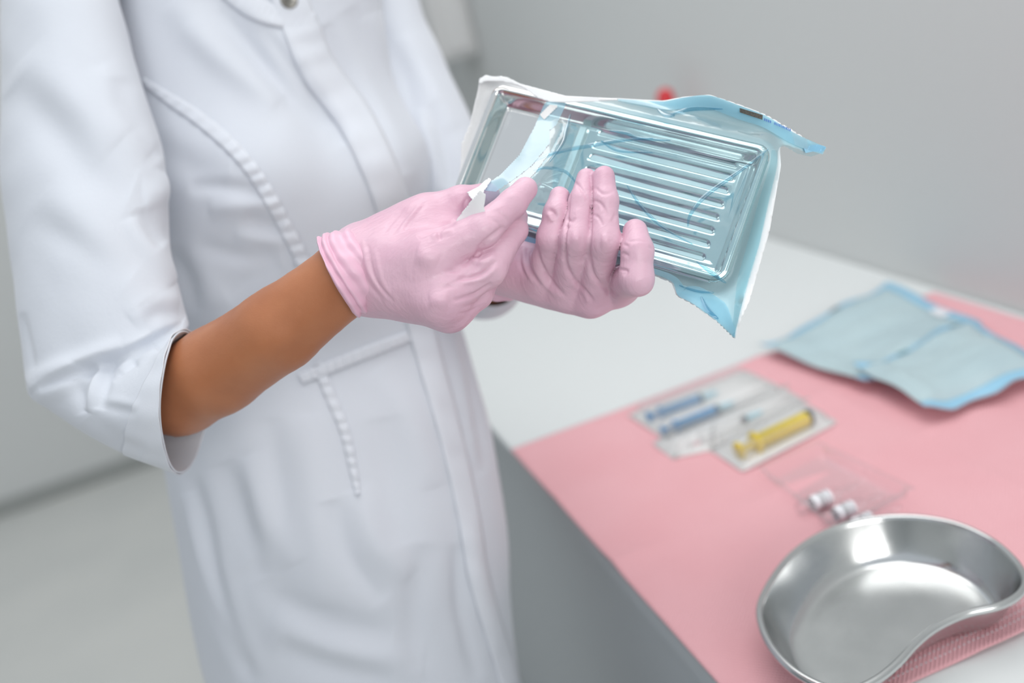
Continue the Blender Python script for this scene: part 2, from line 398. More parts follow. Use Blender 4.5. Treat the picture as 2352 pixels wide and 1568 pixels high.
# ------------------------------------------------------------------ pink paper drape
def pink_mat():
    m = mat('pink_drape_paper', (.90, .485, .525), .75, vary=(9, (.88, .455, .495), .4, .7)); n = m.node_tree; b = n.nodes['Principled BSDF']
    tc = n.nodes.new('ShaderNodeTexCoord'); sp = n.nodes.new('ShaderNodeSeparateXYZ'); n.links.new(tc.outputs['Object'], sp.inputs[0])
    def math_(op, a, bb=None):
        k = n.nodes.new('ShaderNodeMath'); k.operation = op
        for i, q in enumerate((a, bb)):
            if q is None: continue
            if isinstance(q, (int, float)): k.inputs[i].default_value = q
            else: n.links.new(q, k.inputs[i])
        return k.outputs[0]
    w = 2 * math.pi / .0042
    u = math_('ADD', sp.outputs[0], sp.outputs[1]); v = math_('SUBTRACT', sp.outputs[0], sp.outputs[1])
    s1 = math_('ABSOLUTE', math_('SINE', math_('MULTIPLY', u, w / 2))); s2 = math_('ABSOLUTE', math_('SINE', math_('MULTIPLY', v, w / 2)))
    hgt = math_('MULTIPLY', s1, s2)
    bm_ = n.nodes.new('ShaderNodeBump'); bm_.inputs['Strength'].default_value = .8; bm_.inputs['Distance'].default_value = .0011
    n.links.new(hgt, bm_.inputs['Height']); n.links.new(bm_.outputs[0], b.inputs['Normal'])
    return m
M['pink'] = pink_mat()
cx0, cx1, cy0, cy1 = .246, .888, .503, 1.09
nu, nv = 160, 150
gx, gy = np.meshgrid(np.linspace(cx0, cx1, nu), np.linspace(cy0, cy1, nv)); gx, gy = gx.ravel(), gy.ravel()
z = np.full(gx.shape, TZ + .0016)
for y, h_ in ((.787, .0036), (.935, .0022)): z += h_ * np.exp(-np.abs(gy - y) / .016) * (.6 + .4 * np.sin(gx * 30 + y * 9))
for x, h_ in ((.60, .0042), (.425, .0016)): z += h_ * np.exp(-np.abs(gx - x) / .016) * (.6 + .4 * np.sin(gy * 26 + x * 5))
z += .0007 * (1 + np.sin(gx * 21 + 2 * np.sin(gy * 13)) * np.sin(gy * 17 + gx * 5))
edge = np.minimum(gy - cy0, .03) / .03
z += .004 * (1 - edge) ** 2 * (1 + np.sin(gx * 45)) * .5
gy = gy + (1 - edge) * .003 * np.sin(gx * 38)
drape = empty('paper_drape', ((cx0 + cx1) / 2, (cy0 + cy1) / 2, TZ), 'pink embossed paper drape spread on the desk', 'drape')
o = obj('drape_sheet', np.stack([gx, gy, z], 1), gridfaces(nu, nv), 'pink', drape); solid(o, .0008, -1)
for k, yo in enumerate((.012, .019, .026, .033)):     # rows of embossed stitches along the near hem
    v, f = [], []
    for x in np.arange(cx0 + .004, cx1 - .004, .0042):
        i = int(round((x - cx0) / (cx1 - cx0) * (nu - 1))); j = int(round(yo / (cy1 - cy0) * (nv - 1))); zz = z[j * nu + i] + .0001
        yy = cy0 + yo + .003 * (1 - min(yo, .03) / .03) * math.sin(x * 38); b0 = len(v); r = .0011
        v += [(x - r, yy, zz), (x, yy - r * .7, zz), (x + r, yy, zz), (x, yy + r * .7, zz), (x, yy, zz + .0008)]
        f += [(b0, b0 + 1, b0 + 4), (b0 + 1, b0 + 2, b0 + 4), (b0 + 2, b0 + 3, b0 + 4), (b0 + 3, b0, b0 + 4)]
    tag(obj('hem_stitch_row', v, f, 'label', drape), kind='stuff')

# ------------------------------------------------------------------ kidney dish
zr = TZ + .040
rim = onz(*np.array([(1745, 1405), (1768, 1345), (1815, 1282), (1880, 1234), (1965, 1202), (2070, 1190), (2180, 1203), (2270, 1240), (2330, 1290), (2354, 1335), (2340, 1368), (2290, 1395),
    (2220, 1410), (2150, 1442), (2100, 1482), (2062, 1524), (2010, 1565), (1945, 1590), (1880, 1575), (1815, 1535), (1765, 1475)]).T, zr)[:, :2]
rim = closed_curve(rim, 160)
def inset(c, d):
    t = np.roll(c, -1, 0) - np.roll(c, 1, 0); t /= np.linalg.norm(t, axis=1, keepdims=True)
    nrm = np.stack([-t[:, 1], t[:, 0]], 1)
    area2 = (c[:, 0] * np.roll(c[:, 1], -1) - np.roll(c[:, 0], -1) * c[:, 1]).sum()
    if area2 < 0: nrm = -nrm
    r = c + nrm * d
    for _ in range(3): r = .25 * np.roll(r, 1, 0) + .5 * r + .25 * np.roll(r, -1, 0)
    return r
rings = []
for d, h in ((-.0012, .0352), (-.0022, .0365), (-.0024, .0385), (-.0014, .0398), (.0, .0402), (.0012, .0395), (.0022, .037), (.005, .030), (.009, .021), (.0135, .0115), (.0175, .0055), (.0205, .0032), (.0225, .0027), (.0245, .0024), (.03, .0023)):
    rings.append(np.c_[inset(rim, d), np.full(160, TZ + .003 + h)])
cen = rim.mean(0)
dish = empty('kidney_dish', (cen[0], cen[1], TZ + .003), 'shiny steel kidney-shaped dish on the pink drape', 'dish')
v = np.concatenate(rings); f = gridfaces(160, len(rings), True)
nb = (len(rings) - 1) * 160; f.append(tuple(range(nb, nb + 160)))
o = obj('dish_bowl', v, f, 'dish', dish); solid(o, .0008, -1)

# ------------------------------------------------------------------ two sealed pouches lying on the drape
def flat_pouch(corners, label, h, seed, marks, zbase):
    """corners in world xy: a (near-left), b, c, d going round"""
    a, b, c, d = [np.array(q, float) for q in corners]; cen = (a + b + c + d) / 4
    p = empty('sterile_pouch', (cen[0], cen[1], zbase), label, 'pouch', 'sealed blue pouches on the drape')
    n1, n2 = 60, 50
    U, V = np.meshgrid(np.linspace(0, 1, n1), np.linspace(0, 1, n2)); U, V = U.ravel(), V.ravel()
    r = np.random.default_rng(seed)
    def surf(U, V, top):
        xy = ((1 - U) * (1 - V))[:, None] * a + (U * (1 - V))[:, None] * b + (U * V)[:, None] * c + ((1 - U) * V)[:, None] * d
        bx = np.minimum(np.minimum(U, 1 - U), np.minimum(V, 1 - V))
        wob = .0035 * np.sin(U * 17 + seed) * np.exp(-bx / .05)
        xy = xy + wob[:, None] * np.array([.4, 1])
        pil = smooth(bx / .16) * h
        lift = .0085 + .003 * np.sin(U * 9 + seed) + .0025 * np.cos(V * 8 + seed * 2) + .008 * np.maximum(0, .2 - U) / .2
        w = wavenoise(np.c_[xy, 0 * U], 90, seed) * .0011 * smooth(bx / .08)
        return np.c_[xy, zbase + lift + (pil + w if top else np.full_like(pil, -.0006))]
    up = obj('pouch_film', surf(U, V, True), gridfaces(n1, n2), 'pouch', p); solid(up, .0003)
    dn = obj('pouch_paper', surf(U, V, False), gridfaces(n1, n2, flip=True), 'paper', p); solid(dn, .0003)
    def strip(name, u0, u1, v0, v1, m, off=.0006):
        k1, k2 = max(4, int(abs(u1 - u0) * 60)), max(4, int(abs(v1 - v0) * 60))
        A, B = np.meshgrid(np.linspace(u0, u1, k1), np.linspace(v0, v1, k2)); q = surf(A.ravel(), B.ravel(), True); q[:, 2] += off
        solid(obj(name, q, gridfaces(k1, k2), m, p), .0004, 0)
    e = .10
    strip('seal_band', 0, 1, 1 - e, 1, 'pouch_edge'); strip('seal_band', 0, 1, 0, e * .7, 'pouch_edge'); strip('seal_band', 1 - e * .8, 1, 0, 1, 'pouch_edge', .0009)
    for (u0, u1, m) in marks: strip('indicator_mark', u0, u1, 1 - e * .85, 1 - e * .2, m, .0013)
    return p, strip
A = [onz(x, y, TZ + .012)[:2] for x, y in ((1985, 893), (2258, 745), (2040, 648), (1745, 805))]
B = [onz(x, y, TZ + .012)[:2] for x, y in ((2128, 968), (2420, 862), (2235, 742), (1965, 872))]
pA, stA = flat_pouch([A[0], A[1], A[2], A[3]], 'wide pale blue sealed pouch overhanging the far edge of the drape', .007, 3, [(.50, .57, 'mark')], TZ + .004)
stA('white_tab', .90, .985, .28, .42, 'label', .0016)
pB, stB = flat_pouch([B[0], B[1], B[2], B[3]], 'narrower blue sealed pouch lying nearest the frame edge, with bright blue seal bands', .011, 8, [(.33, .41, 'teal'), (.78, .86, 'teal')], TZ + .012)

# ------------------------------------------------------------------ syringes in packs
def on_table(px, py, z=TZ + .003): return onz(px, py, z)
def pack(name, outline, label, fillet, h, m):
    pts = np.array([on_table(*q)[:2] for q in outline]); c = pts.mean(0)
    p = empty(name, (c[0], c[1], TZ + .003), label, 'blister pack', 'syringe packs on the drape')
    cv = closed_curve(np.repeat(pts, 2, 0) + np.tile(np.array([[0, 0], [1e-4, 1e-4]]), (len(pts), 1)), 72) if fillet else None
    if cv is None:
        q = np.vstack([pts, pts[:1]]); d = np.r_[0, np.cumsum(np.linalg.norm(np.diff(q, axis=0), axis=1))]
        s = np.linspace(0, d[-1], 72, endpoint=False); cv = np.stack([np.interp(s, d, q[:, i]) for i in (0, 1)], 1)
    zb = TZ + .0045
    v = np.vstack([np.c_[cv, np.full(72, zb)], np.c_[c + (cv - c) * .5, np.full(72, zb)], [[*c, zb]]])
    f = gridfaces(72, 2, True) + [(72 + j, 72 + (j + 1) % 72, 144) for j in range(72)]
    solid(obj('backing_card', v, f, m, p), .0006, 0)
    prof = ((.99, .0012), (.93, .0014), (.89, .003), (.84, h * .8), (.78, h), (.4, h * 1.02), (.05, h * 1.03))
    v = np.vstack([np.c_[c + (cv - c) * s, np.full(72, zb + q)] for s, q in prof])
    obj('blister_dome', v, gridfaces(72, len(prof), True), 'blister', p)
    return p
def syringe(p0, p1, r, m, label, cap, plunger, rubber_only=False):
    """p0 flange end, p1 tip end (px)"""
    a, b = on_table(*p0, TZ + .0065 + r), on_table(*p1, TZ + .0065 + r); L = np.linalg.norm(b - a)
    s = empty('syringe', tuple(a), label, 'syringe', 'syringes in packs')
    fr = axis_frame(a, b)
    def part(name, prof, mm, n=18): 
        v, f = lathe(prof, n); obj(name, a + v @ fr.T, f, mm, s)
    pl = .26 * L
    part('plunger_rod', [(0, 0), (r * 1.15, 0), (r * 1.15, .0022), (r * .55, .0024), (r * .55, pl), (0, pl)], m)
    part('barrel', [(0, pl * .86), (r * 1.5, pl * .86), (r * 1.5, pl * .86 + .0022), (r, pl * .86 + .0025), (r, L * .93), (r * .9, L * .945), (0, L * .945)], plunger)
    part('stopper', [(0, L * .946), (r * 1.02, L * .946), (r * 1.05, L * .99), (r * .7, L * 1.01), (0, L * 1.01)], 'black')
    if cap:
        c = cap * L
        part('needle_cap', [(0, L * 1.012), (r * .75, L * 1.012), (r * .55, L * 1.012 + c * .8), (r * .3, L * 1.012 + c), (0, L * 1.012 + c)], 'lblue')
    return s
pack('syringe_pack', [(1443, 955), (1712, 852), (1800, 893), (1530, 1012)], 'clear pack holding two blue syringes', False, .014, 'card')
pack('syringe_pack', [(1500, 1022), (1530, 1002), (1800, 893), (1850, 922), (1640, 1035), (1545, 1055)], 'rounded clear pack holding one uncoloured syringe, between the blue and yellow ones', True, .013, 'card')
pack('syringe_pack', [(1633, 1036), (1840, 925), (1925, 972), (1706, 1086)], 'square-cornered clear pack holding one yellow syringe', False, .017, 'card')
syringe((1487, 957), (1612, 912), .0052, 'blue', 'blue syringe lying nearest the bare white desk', .28, 'blue')
syringe((1521, 990), (1650, 938), .0052, 'blue', 'blue syringe next to the uncoloured syringe', .28, 'blue')
syringe((1580, 1020), (1712, 962), .0048, 'blister', 'uncoloured syringe with black stopper between the blue and yellow syringes', .30, 'blister')
syringe((1695, 1035), (1862, 956), .0085, 'yellow', 'thick yellow syringe with a black stopper', 0, 'yellow')

# ------------------------------------------------------------------ clear tray of ampoules
tc_ = [on_table(*q)[:2] for q in ((1745, 1098), (1880, 1035), (2105, 1148), (1930, 1245))]
ct = np.mean(tc_, 0); at = empty('ampoule_tray', (ct[0], ct[1], TZ + .003), 'clear plastic blister tray with ampoules behind the kidney dish', 'tray')
def quad_ring(s, zz, n=18):
    q = [ct + (k - ct) * s for k in tc_]; out = []
    for i in range(4):
        for j in range(n): out.append([*(q[i] + (q[(i + 1) % 4] - q[i]) * j / n), zz])
    return np.array(out)
lv = ((1.0, .0135), (1.0, .0142), (.93, .0142), (.92, .0135), (.89, .004), (.86, .0024), (.5, .0024), (.05, .0024))
o = obj('tray_shell', np.vstack([quad_ring(s, TZ + .002 + h) for s, h in lv]), gridfaces(72, len(lv), True), 'clear', at)
def ampoule(p0, p1, label):
    r = .0068; a, b = on_table(*p0, TZ + .0125), on_table(*p1, TZ + .0125); L = np.linalg.norm(b - a)
    s = empty('ampoule', tuple(a), label, 'ampoule', 'ampoules in the clear tray'); fr = axis_frame(a, b)
    def part(name, prof, m, n=20):
        v, f = lathe(prof, n); return obj(name, a + v @ fr.T, f, m, s)
    part('glass_body', [(0, 0), (r * .8, .0005), (r, .0025), (r, L * .60), (r * .75, L * .66), (r * .38, L * .71), (r * .45, L * .76), (r * .5, L * .84), (r * .36, L * .97), (0, L)], 'glass')
    part('paper_label', [(r * 1.03, L * .22), (r * 1.05, L * .225), (r * 1.05, L * .50), (r * 1.03, L * .505)], 'label')
    for u in (.335, .36, .43): part('printed_line', [(r * 1.06, L * u), (r * 1.08, L * u + .0002), (r * 1.08, L * u + .0008), (r * 1.06, L * u + .001)], 'black')
for k, (p0, p1, w) in enumerate((((1832, 1170), (1975, 1110), 'ampoule with white label, farthest from the kidney dish'), ((1886, 1196), (2030, 1134), 'middle ampoule of the three in the clear tray'), ((1926, 1222), (2072, 1160), 'ampoule half hidden behind the kidney dish rim'))):
    ampoule(p0, p1, w)

#@@HELD
# ------------------------------------------------------------------ the held steel tray
TL, BL, TR, BR = P(1104, 181, .705), P(1056, 482, .69), P(1768, 336, .635), P(1672, 656, .62)
tcen = (TL + BL + TR + BR) / 4
ex = ((TR + BR) - (TL + BL)) / 2; LX = np.linalg.norm(ex); ex /= LX
ey = ((TL + TR) - (BL + BR)) / 2; LY = np.linalg.norm(ey); ey -= ex * (ex @ ey); ey /= np.linalg.norm(ey)
ez = np.cross(ex, ey)                                 # towards the camera
if ez @ VD > 0: ez = -ez
def plane_t(px, py, off=0.):
    """depth of the tray's rim plane along a pixel's ray, moved off metres away from the camera"""
    d = ray(px, py); return ((tcen - O) @ ez) / (d @ ez) + off
def tray_uv(w): return (w - tcen) @ ex, (w - tcen) @ ey
def rr_sdf(u, v, hx, hy, r):
    qx, qy = np.abs(u) - hx + r, np.abs(v) - hy + r
    return np.hypot(np.maximum(qx, 0), np.maximum(qy, 0)) + np.minimum(np.maximum(qx, qy), 0) - r
hs = .0009; HX, HY, RC = LX / 2, LY / 2, .0095
gu = np.arange(-HX - hs, HX + 2 * hs, hs); gv = np.arange(-HY - hs, HY + 2 * hs, hs)
U, V = np.meshgrid(gu, gv); U, V = U.ravel(), V.ravel()
sd = rr_sdf(U, V, HX, HY, RC)
F4 = np.array(gridfaces(len(gu), len(gv))); F4 = F4[(sd[F4] <= 0).sum(1) >= 2]
used = np.unique(F4)
for _ in range(3):                                     # snap the outer ring of vertices to the outline
    s0 = rr_sdf(U, V, HX, HY, RC); k = s0 > 0; e_ = 1e-5
    gu_ = (rr_sdf(U + e_, V, HX, HY, RC) - s0) / e_; gv_ = (rr_sdf(U, V + e_, HX, HY, RC) - s0) / e_
    U = np.where(k, U - gu_ * s0, U); V = np.where(k, V - gv_ * s0, V)
din = -rr_sdf(U, V, HX, HY, RC)
depth = .0125
zt = -depth * smooth((din - .0045) / .0075) + .0009 * np.exp(-((din - .004) / .0012) ** 2) - .0018 * smooth((.0012 - din) / .0012)
ux = (U + HX) / (2 * HX)
# eight pressed ridges, running lengthwise over the right-hand part of the floor
rows = 7; span = HY * 2 - .030; ph = (V + span / 2) / span * rows
tri = np.abs(((ph) % 1) - .5) * 2                      # 0 mid-groove .. 1 mid-ridge
pf = ph % 1
rid = np.where(pf < .10, pf / .10, np.where(pf < .56, (.56 - pf) / .46, 0))
rm = smooth((ux - .405) / .018) * smooth((.905 - ux) / .018) * smooth((span / 2 + .004 - np.abs(V)) / .004)
zt -= .0035 * rm * (.8 * rid + .2 * smooth(rid))
uc = float(tray_uv(P(1306, 350, plane_t(1306, 350)))[0])
zt += .0006 * np.exp(-((din - .0135) / .0012) ** 2)
remap = np.full(len(U), -1); remap[used] = np.arange(len(used))
w = tcen + U[:, None] * ex + V[:, None] * ey + zt[:, None] * ez
itray = empty('instrument_tray', tuple(BR - ez * .0), 'shallow steel instrument tray with pressed ridges, half out of its pouch', 'tray')
o = obj('tray_pan', w[used], remap[F4], 'steel', itray)
o.data.flip_normals() if (vnormals(w[used], remap[F4]).mean(0) @ ez) < 0 else None
solid(o, .0007, -1)

bw, bh = .0030, HY - .0135                              # bright divider bar across the pan
cr = [(-bw, 0), (-bw, .0022), (-bw + .0007, .0030), (bw - .0007, .0030), (bw, .0022), (bw, 0)]
vb = [tcen + (uc + a_) * ex + sgn * bh * ey + (-depth + .0002 + h_) * ez for sgn in (-1, -.33, .33, 1) for a_, h_ in cr]
fb_ = gridfaces(6, 4) + [(5, 4, 3, 2, 1, 0), (18, 19, 20, 21, 22, 23)]
obj('divider_bar', vb, fb_, 'satin', itray, False)

# ------------------------------------------------------------------ its peel pouch
pouch = empty('peel_pouch', tuple(P(1685, 776, .64)), 'torn-open pouch of blue film and white paper around the steel tray', 'pouch')
def outside_tray(px, py):
    u, v = tray_uv(P(px, py, plane_t(px, py))); return rr_sdf(u, v, HX, HY, RC), u, v
FOLD = [(1302, 236), (1290, 300), (1262, 352), (1225, 402), (1180, 442), (1112, 480)]
def flap_off(py): return -.004 - .056 * smooth((py - 236) / 250)
def waves(px, py, a, seed):
    r = np.random.default_rng(seed); o = 0
    for _ in range(6):
        th = r.uniform(0, 6.28); k = r.uniform(.008, .03); o = o + np.sin((px * math.cos(th) + py * math.sin(th)) * k + r.uniform(0, 6.28) + 1.5 * np.sin((px - py) * .006))
    return a * o / 2.4
TOPC = [(1302, 236), (1360, 229), (1420, 227), (1480, 231), (1525, 233), (1570, 224), (1630, 219), (1700, 243), (1760, 266), (1830, 308), (1897, 338)]
def flare(px, py):                                     # the free top hem buckles in and out
    sdist = outside_tray(px, py)[0]
    k = smooth(sdist / .03)
    return k * (.010 * np.sin((px - 1300) * .0125) + .014 * smooth((px - 1740) / 130) - .004)
def film_depth(px, py):
    sdist, u, v = outside_tray(px, py)
    off = -.0022 + .0085 * smooth(sdist / .012)
    sag = -smooth(-sdist / .02) * -.0015
    off = off + sag + waves(px, py, .0012, 5) * smooth(-sdist / .008 + 1) + flare(px, py)
    d, s, al = polydist(px, py, FOLD)
    off = off + (flap_off(py) + .0022) * np.exp(-(d / (38 + 30 * al)) ** 2) * smooth((1420 - px) / 80)
    tail = smooth((py - 640) / 130) * smooth(sdist / .01)
    off = off + tail * .006 * np.sin(px * .05)
    return plane_t(px, py, off)
FILM = TOPC + [(1893, 350), (1862, 360), (1832, 353), (1797, 333), (1787, 345), (1786, 382), (1765, 470), (1745, 560), (1718, 650), (1700, 715), (1685, 778), (1640, 732), (1590, 697), (1556, 678),
        (1545, 648), (1500, 628), (1430, 610), (1330, 583), (1190, 545), (1150, 532), (1105, 500), (1112, 478), (1180, 442), (1225, 402), (1262, 352), (1290, 300)]
v, f = sheet(FILM, 5, film_depth)
creases = [('v', .0012, 4, [(1500, 300), (1420, 320), (1310, 345), (1230, 365)]), ('c', .0014, 4, [(1760, 345), (1690, 400), (1600, 465), (1580, 520)]), ('r', .0012, 5, [(1310, 400), (1350, 330), (1380, 300)]),
    ('c', .001, 4, [(1320, 440), (1290, 400), (1240, 370)]), ('r', .0012, 4, [(1430, 420), (1480, 480), (1560, 540), (1640, 610)]), ('c', .0015, 6, [(1540, 660), (1570, 640), (1650, 650)]),
    ('r', .002, 6, [(1600, 650), (1610, 690), (1640, 720)]), ('c', .0016, 5, [(1690, 560), (1700, 610), (1690, 640)]), ('c', .002, 8, [(1520, 255), (1600, 245), (1660, 252)]), ('r', .002, 8, [(1560, 262), (1580, 285), (1650, 260)]),
    ('c', .0012, 3, [(1210, 510), (1260, 500), (1300, 480)]), ('r', .0012, 4, [(1240, 440), (1290, 430), (1330, 400)])]
v = sculpt(v, f, [(k, a * .9, w_, p) for k, a, w_, p in creases])
v0f, f0f = v, f
obj('film_front', v, f, 'film', pouch)

def crease_strip(pts, width, k):                        # pinched folds where the film doubles over itself
    p = np.asarray(resample(pts, 40)); t = np.gradient(p, axis=0); t /= np.linalg.norm(t, axis=1, keepdims=True); nn = np.stack([-t[:, 1], t[:, 0]], 1)
    w_ = width * np.sin(np.linspace(.15, 3.0, 40)) + 1
    q = np.vstack([p + nn * (w_ * s_)[:, None] for s_ in (-1, 0, 1)]); lift = np.repeat([.0006, .0022, .0006], 40)
    obj('film_crease', P(q[:, 0], q[:, 1], film_depth(q[:, 0], q[:, 1]) - lift), gridfaces(40, 3), 'crease', pouch)
for k_, (pts_, w_) in enumerate([([(1500, 318), (1430, 322), (1350, 335), (1270, 352), (1225, 372)], 4), ([(1765, 342), (1700, 392), (1620, 450), (1586, 492), (1580, 520)], 4), ([(1310, 262), (1300, 300), (1292, 330), (1262, 372)], 3), ([(1330, 430), (1300, 395), (1255, 385), (1225, 392)], 3),
        ([(1400, 300), (1440, 306), (1470, 318), (1540, 322)], 4), ([(1380, 322), (1420, 345), (1500, 350)], 3), ([(1440, 425), (1470, 470), (1520, 520), (1590, 560)], 3), ([(1235, 468), (1270, 470), (1310, 462)], 3), ([(1600, 600), (1640, 630), (1668, 650)], 4), ([(1560, 655), (1600, 668), (1640, 672)], 4), ([(1610, 680), (1625, 710), (1650, 732)], 6), ([(1540, 262), (1590, 250), (1660, 250)], 4), ([(1510, 250), (1530, 262), (1550, 264)], 5)]): crease_strip(pts_, w_, k_)

def paper_depth(px, py):
    sdist, u, v = outside_tray(px, py)
    return plane_t(px, py, .0150 - .0078 * smooth(sdist / .012) + flare(px, py) + waves(px, py, .0005, 9) + smooth((py - 640) / 130) * smooth(sdist / .01) * .006 * np.sin(px * .05))
jag = lambda x, y, k: (x + 3 * math.sin(k * 2.3) + 1.5 * math.sin(k * 5.1), y + 2 * math.cos(k * 3.1))
left = [jag(*q, i) for i, q in enumerate([(1046, 500), (1044, 450), (1062, 380), (1058, 330), (1078, 280), (1092, 240), (1096, 205), (1103, 182), (1116, 173), (1135, 178), (1150, 174), (1168, 179), (1190, 189)])]
PAPER = left + [(1240, 206), (1300, 221), (1360, 226), (1420, 225), (1480, 229), (1525, 231), (1570, 222), (1630, 217), (1700, 240), (1760, 263), (1830, 304), (1872, 332), (1850, 350), (1800, 331), (1791, 342), (1794, 380),
        (1782, 450), (1768, 530), (1742, 620), (1722, 690), (1700, 740), (1688, 780), (1640, 734), (1590, 699), (1554, 680), (1543, 650), (1500, 632), (1430, 614), (1330, 588), (1190, 550), (1110, 525)]
v, f = sheet(PAPER, 7, paper_depth); solid(obj('paper_back', v, f, 'paper', pouch), .0002, 0)
# torn strip of paper standing over the tray's upper rim
tear = [(1098, 196), (1103, 180), (1116, 172), (1136, 177), (1152, 174), (1170, 180), (1195, 192), (1300, 220), (1420, 226), (1420, 230), (1300, 236), (1262, 234), (1232, 224), (1216, 212), (1198, 200), (1172, 191), (1150, 187), (1118, 186)]
v, f = sheet(tear, 4, lambda x, y: plane_t(x, y, -.0035 - .004 * smooth((x - 1150) / 120) + .002 * np.sin(x * .03))); solid(obj('torn_paper_edge', v, f, 'paper', pouch), .0002, 0)
# printed blue seal bands (bonded film and paper along the hems)
def band(name, pts_out, width, m, off=-.0012, depth_fn=film_depth):
    p = np.asarray(resample(pts_out, len(pts_out) * 5)); t = np.gradient(p, axis=0); t /= np.linalg.norm(t, axis=1, keepdims=True)
    nn = np.stack([-t[:, 1], t[:, 0]], 1); wd = np.interp(np.linspace(0, 1, len(p)), np.linspace(0, 1, len(width)), width)
    rows_ = [p + nn * (wd * s)[:, None] for s in (0, .25, .5, .75, 1)]
    q = np.concatenate(rows_); v = P(q[:, 0], q[:, 1], depth_fn(q[:, 0], q[:, 1]) + off)
    return obj(name, v, gridfaces(len(p), 5), m, pouch)
band('seal_band', TOPC[2:], [3, 10, 16, 24, 26, 30, 30, 26, 24, 18], 'seal')
band('seal_band', [(1687, 776), (1640, 731), (1590, 696), (1557, 678), (1545, 648), (1500, 628), (1430, 610)], [2, 44, 42, 24, 14, 12, 12], 'seal')
band('seal_band', [(1240, 562), (1215, 556), (1190, 548), (1150, 534)], [10, 12, 12, 10], 'pouch_edge')
band('seal_band', [(1786, 345), (1783, 385), (1763, 470), (1743, 560), (1716, 650), (1686, 775)], [14, 16, 22, 26, 24, 4], 'film')
band('corner_tab', [(1846, 340), (1872, 332), (1897, 338), (1885, 352)], [12, 16, 16, 6], 'pouch_edge')
# indicator patch and a line of tiny print on the upper hem
def patch(name, quad, m, n=8, off=-.0026):
    q = np.asarray(quad, float); s, t = np.meshgrid(np.linspace(0, 1, n), np.linspace(0, 1, 4)); s, t = s.ravel()[:, None], t.ravel()[:, None]
    p = (1 - s) * (1 - t) * q[0] + s * (1 - t) * q[1] + s * t * q[2] + (1 - s) * t * q[3]
    return obj(name, P(p[:, 0], p[:, 1], film_depth(p[:, 0], p[:, 1]) + off), gridfaces(n, 4), m, pouch)
patch('indicator_mark', [(1699, 248), (1752, 264), (1751, 275), (1699, 258)], 'mark')
x = 1755.0
for k, wl in enumerate((3, 3, 3, 3, 0, 3, 2, 2, 3, 2, 3, 2, 3, 2, 3)):
    y = 271 + (x - 1755) * .36 + ((x - 1755) / 60) ** 2 * 3
    if wl: patch('printed_letter', [(x, y), (x + wl, y + 1.2), (x + wl, y + 7), (x, y + 6)], 'ink', 3)
    x += wl + 1.4 if wl else 6
# the flap peeled back toward the near hand
def flap_depth(px, py): 
    d, s, al = polydist(px, py, FOLD)
    return plane_t(px, py, flap_off(py) - .0012 - .00006 * d + .0012 * np.sin(d * .09 + py * .03))
v, f = sheet([(1252, 233), (1302, 236), (1278, 288), (1262, 300), (1262, 330), (1245, 352), (1222, 380), (1190, 405), (1140, 440), (1098, 436), (1150, 400), (1195, 352), (1228, 290)], 4, flap_depth); obj('peeled_flap', v, f, 'seal', pouch)
v, f = sheet([(1302, 236), (1290, 300), (1262, 352), (1225, 402), (1180, 442), (1112, 480), (1096, 470), (1098, 436), (1140, 440), (1190, 405), (1222, 380), (1245, 352), (1262, 330), (1262, 300), (1278, 288)], 4, lambda x, y: flap_depth(x, y) + .0002); obj('peeled_film', v, f, 'film', pouch)
v, f = sheet([(1240, 262), (1262, 240), (1285, 242), (1250, 275), (1243, 268)], 4, lambda x, y: flap_depth(x, y) - .0006); obj('faded_indicator', v, f, 'plastic', pouch)
v, f = sheet([(1122, 408), (1130, 412), (1108, 446), (1090, 468), (1072, 442), (1100, 428), (1112, 416)], 4, lambda x, y: flap_depth(x, y) - .0016); solid(obj('torn_paper_tab', v, f, 'paper', pouch), .0002, 0)
v, f = sheet([(1103, 436), (1116, 446), (1112, 476), (1116, 492), (1096, 507), (1070, 512), (1044, 511), (1062, 486), (1084, 458)], 4, lambda x, y: .604 + .00010 * (y - 436) - .00008 * (x - 1044) + .0010 * np.sin((x - 1044) * .09)); solid(obj('folded_paper_tab', v, f, 'paper', pouch), .0002, 0)

#@@PERSON
# ------------------------------------------------------------------ the person
hip = P(840, 1480, .99); foot = np.array([hip[0], hip[1], 0])
person = empty('person', tuple(foot), 'person in a white coat and pink gloves peeling a pouch open', 'person')
fdir = np.array([.72, -.69, 0]); ldir = np.array([.69, .72, 0])      # facing, and her left
Z = np.array([0, 0, 1.])
rsh, lsh = P(215, -95, .83), P(850, -110, 1.04)
r_el, r_wr = P(150, 905, .735), P(803, 632, .638)
l_el, l_wr = P(1085, 590, .955), P(1168, 606, .695)
neck = (rsh + lsh) / 2 + Z * .05
chest = P(590, 250, .97); waist = P(700, 800, .98)
fb = Field(np.minimum.reduce([foot - .3, r_el - .1]), np.array([.42, 1.4, 1.78]), .006)
D = fb.new()
fb.chain(D, [hip, waist, chest, (rsh + lsh) / 2], [.105, .085, .095, .07], .06)
fb.chain(D, [(rsh + lsh) / 2, neck + Z * .06], [.05, .048], .03)
head = neck + Z * .17 + fdir * .02
fb.add(D, head - Z * .045 + fdir * .03, head + Z * .03, .062, .082, .03); fb.add(D, head - Z * .015 + fdir * .095, head - Z * .03 + fdir * .105, .008, .012, .015)
for s in (-1, 1): fb.add(D, head + ldir * s * .076 - Z * .02, head + ldir * s * .08, .012, .014, .01)
for s in (-1, 1):
    hp = hip + ldir * s * .075 - Z * .06; kn = np.array([hp[0], hp[1], .44]) + fdir * .01; an = np.array([hp[0], hp[1], .07])
    fb.chain(D, [hp, kn, an], [.075, .052, .034], .03); fb.add(D, an - Z * .035, an - Z * .04 + fdir * .13, .03, .024, .02)
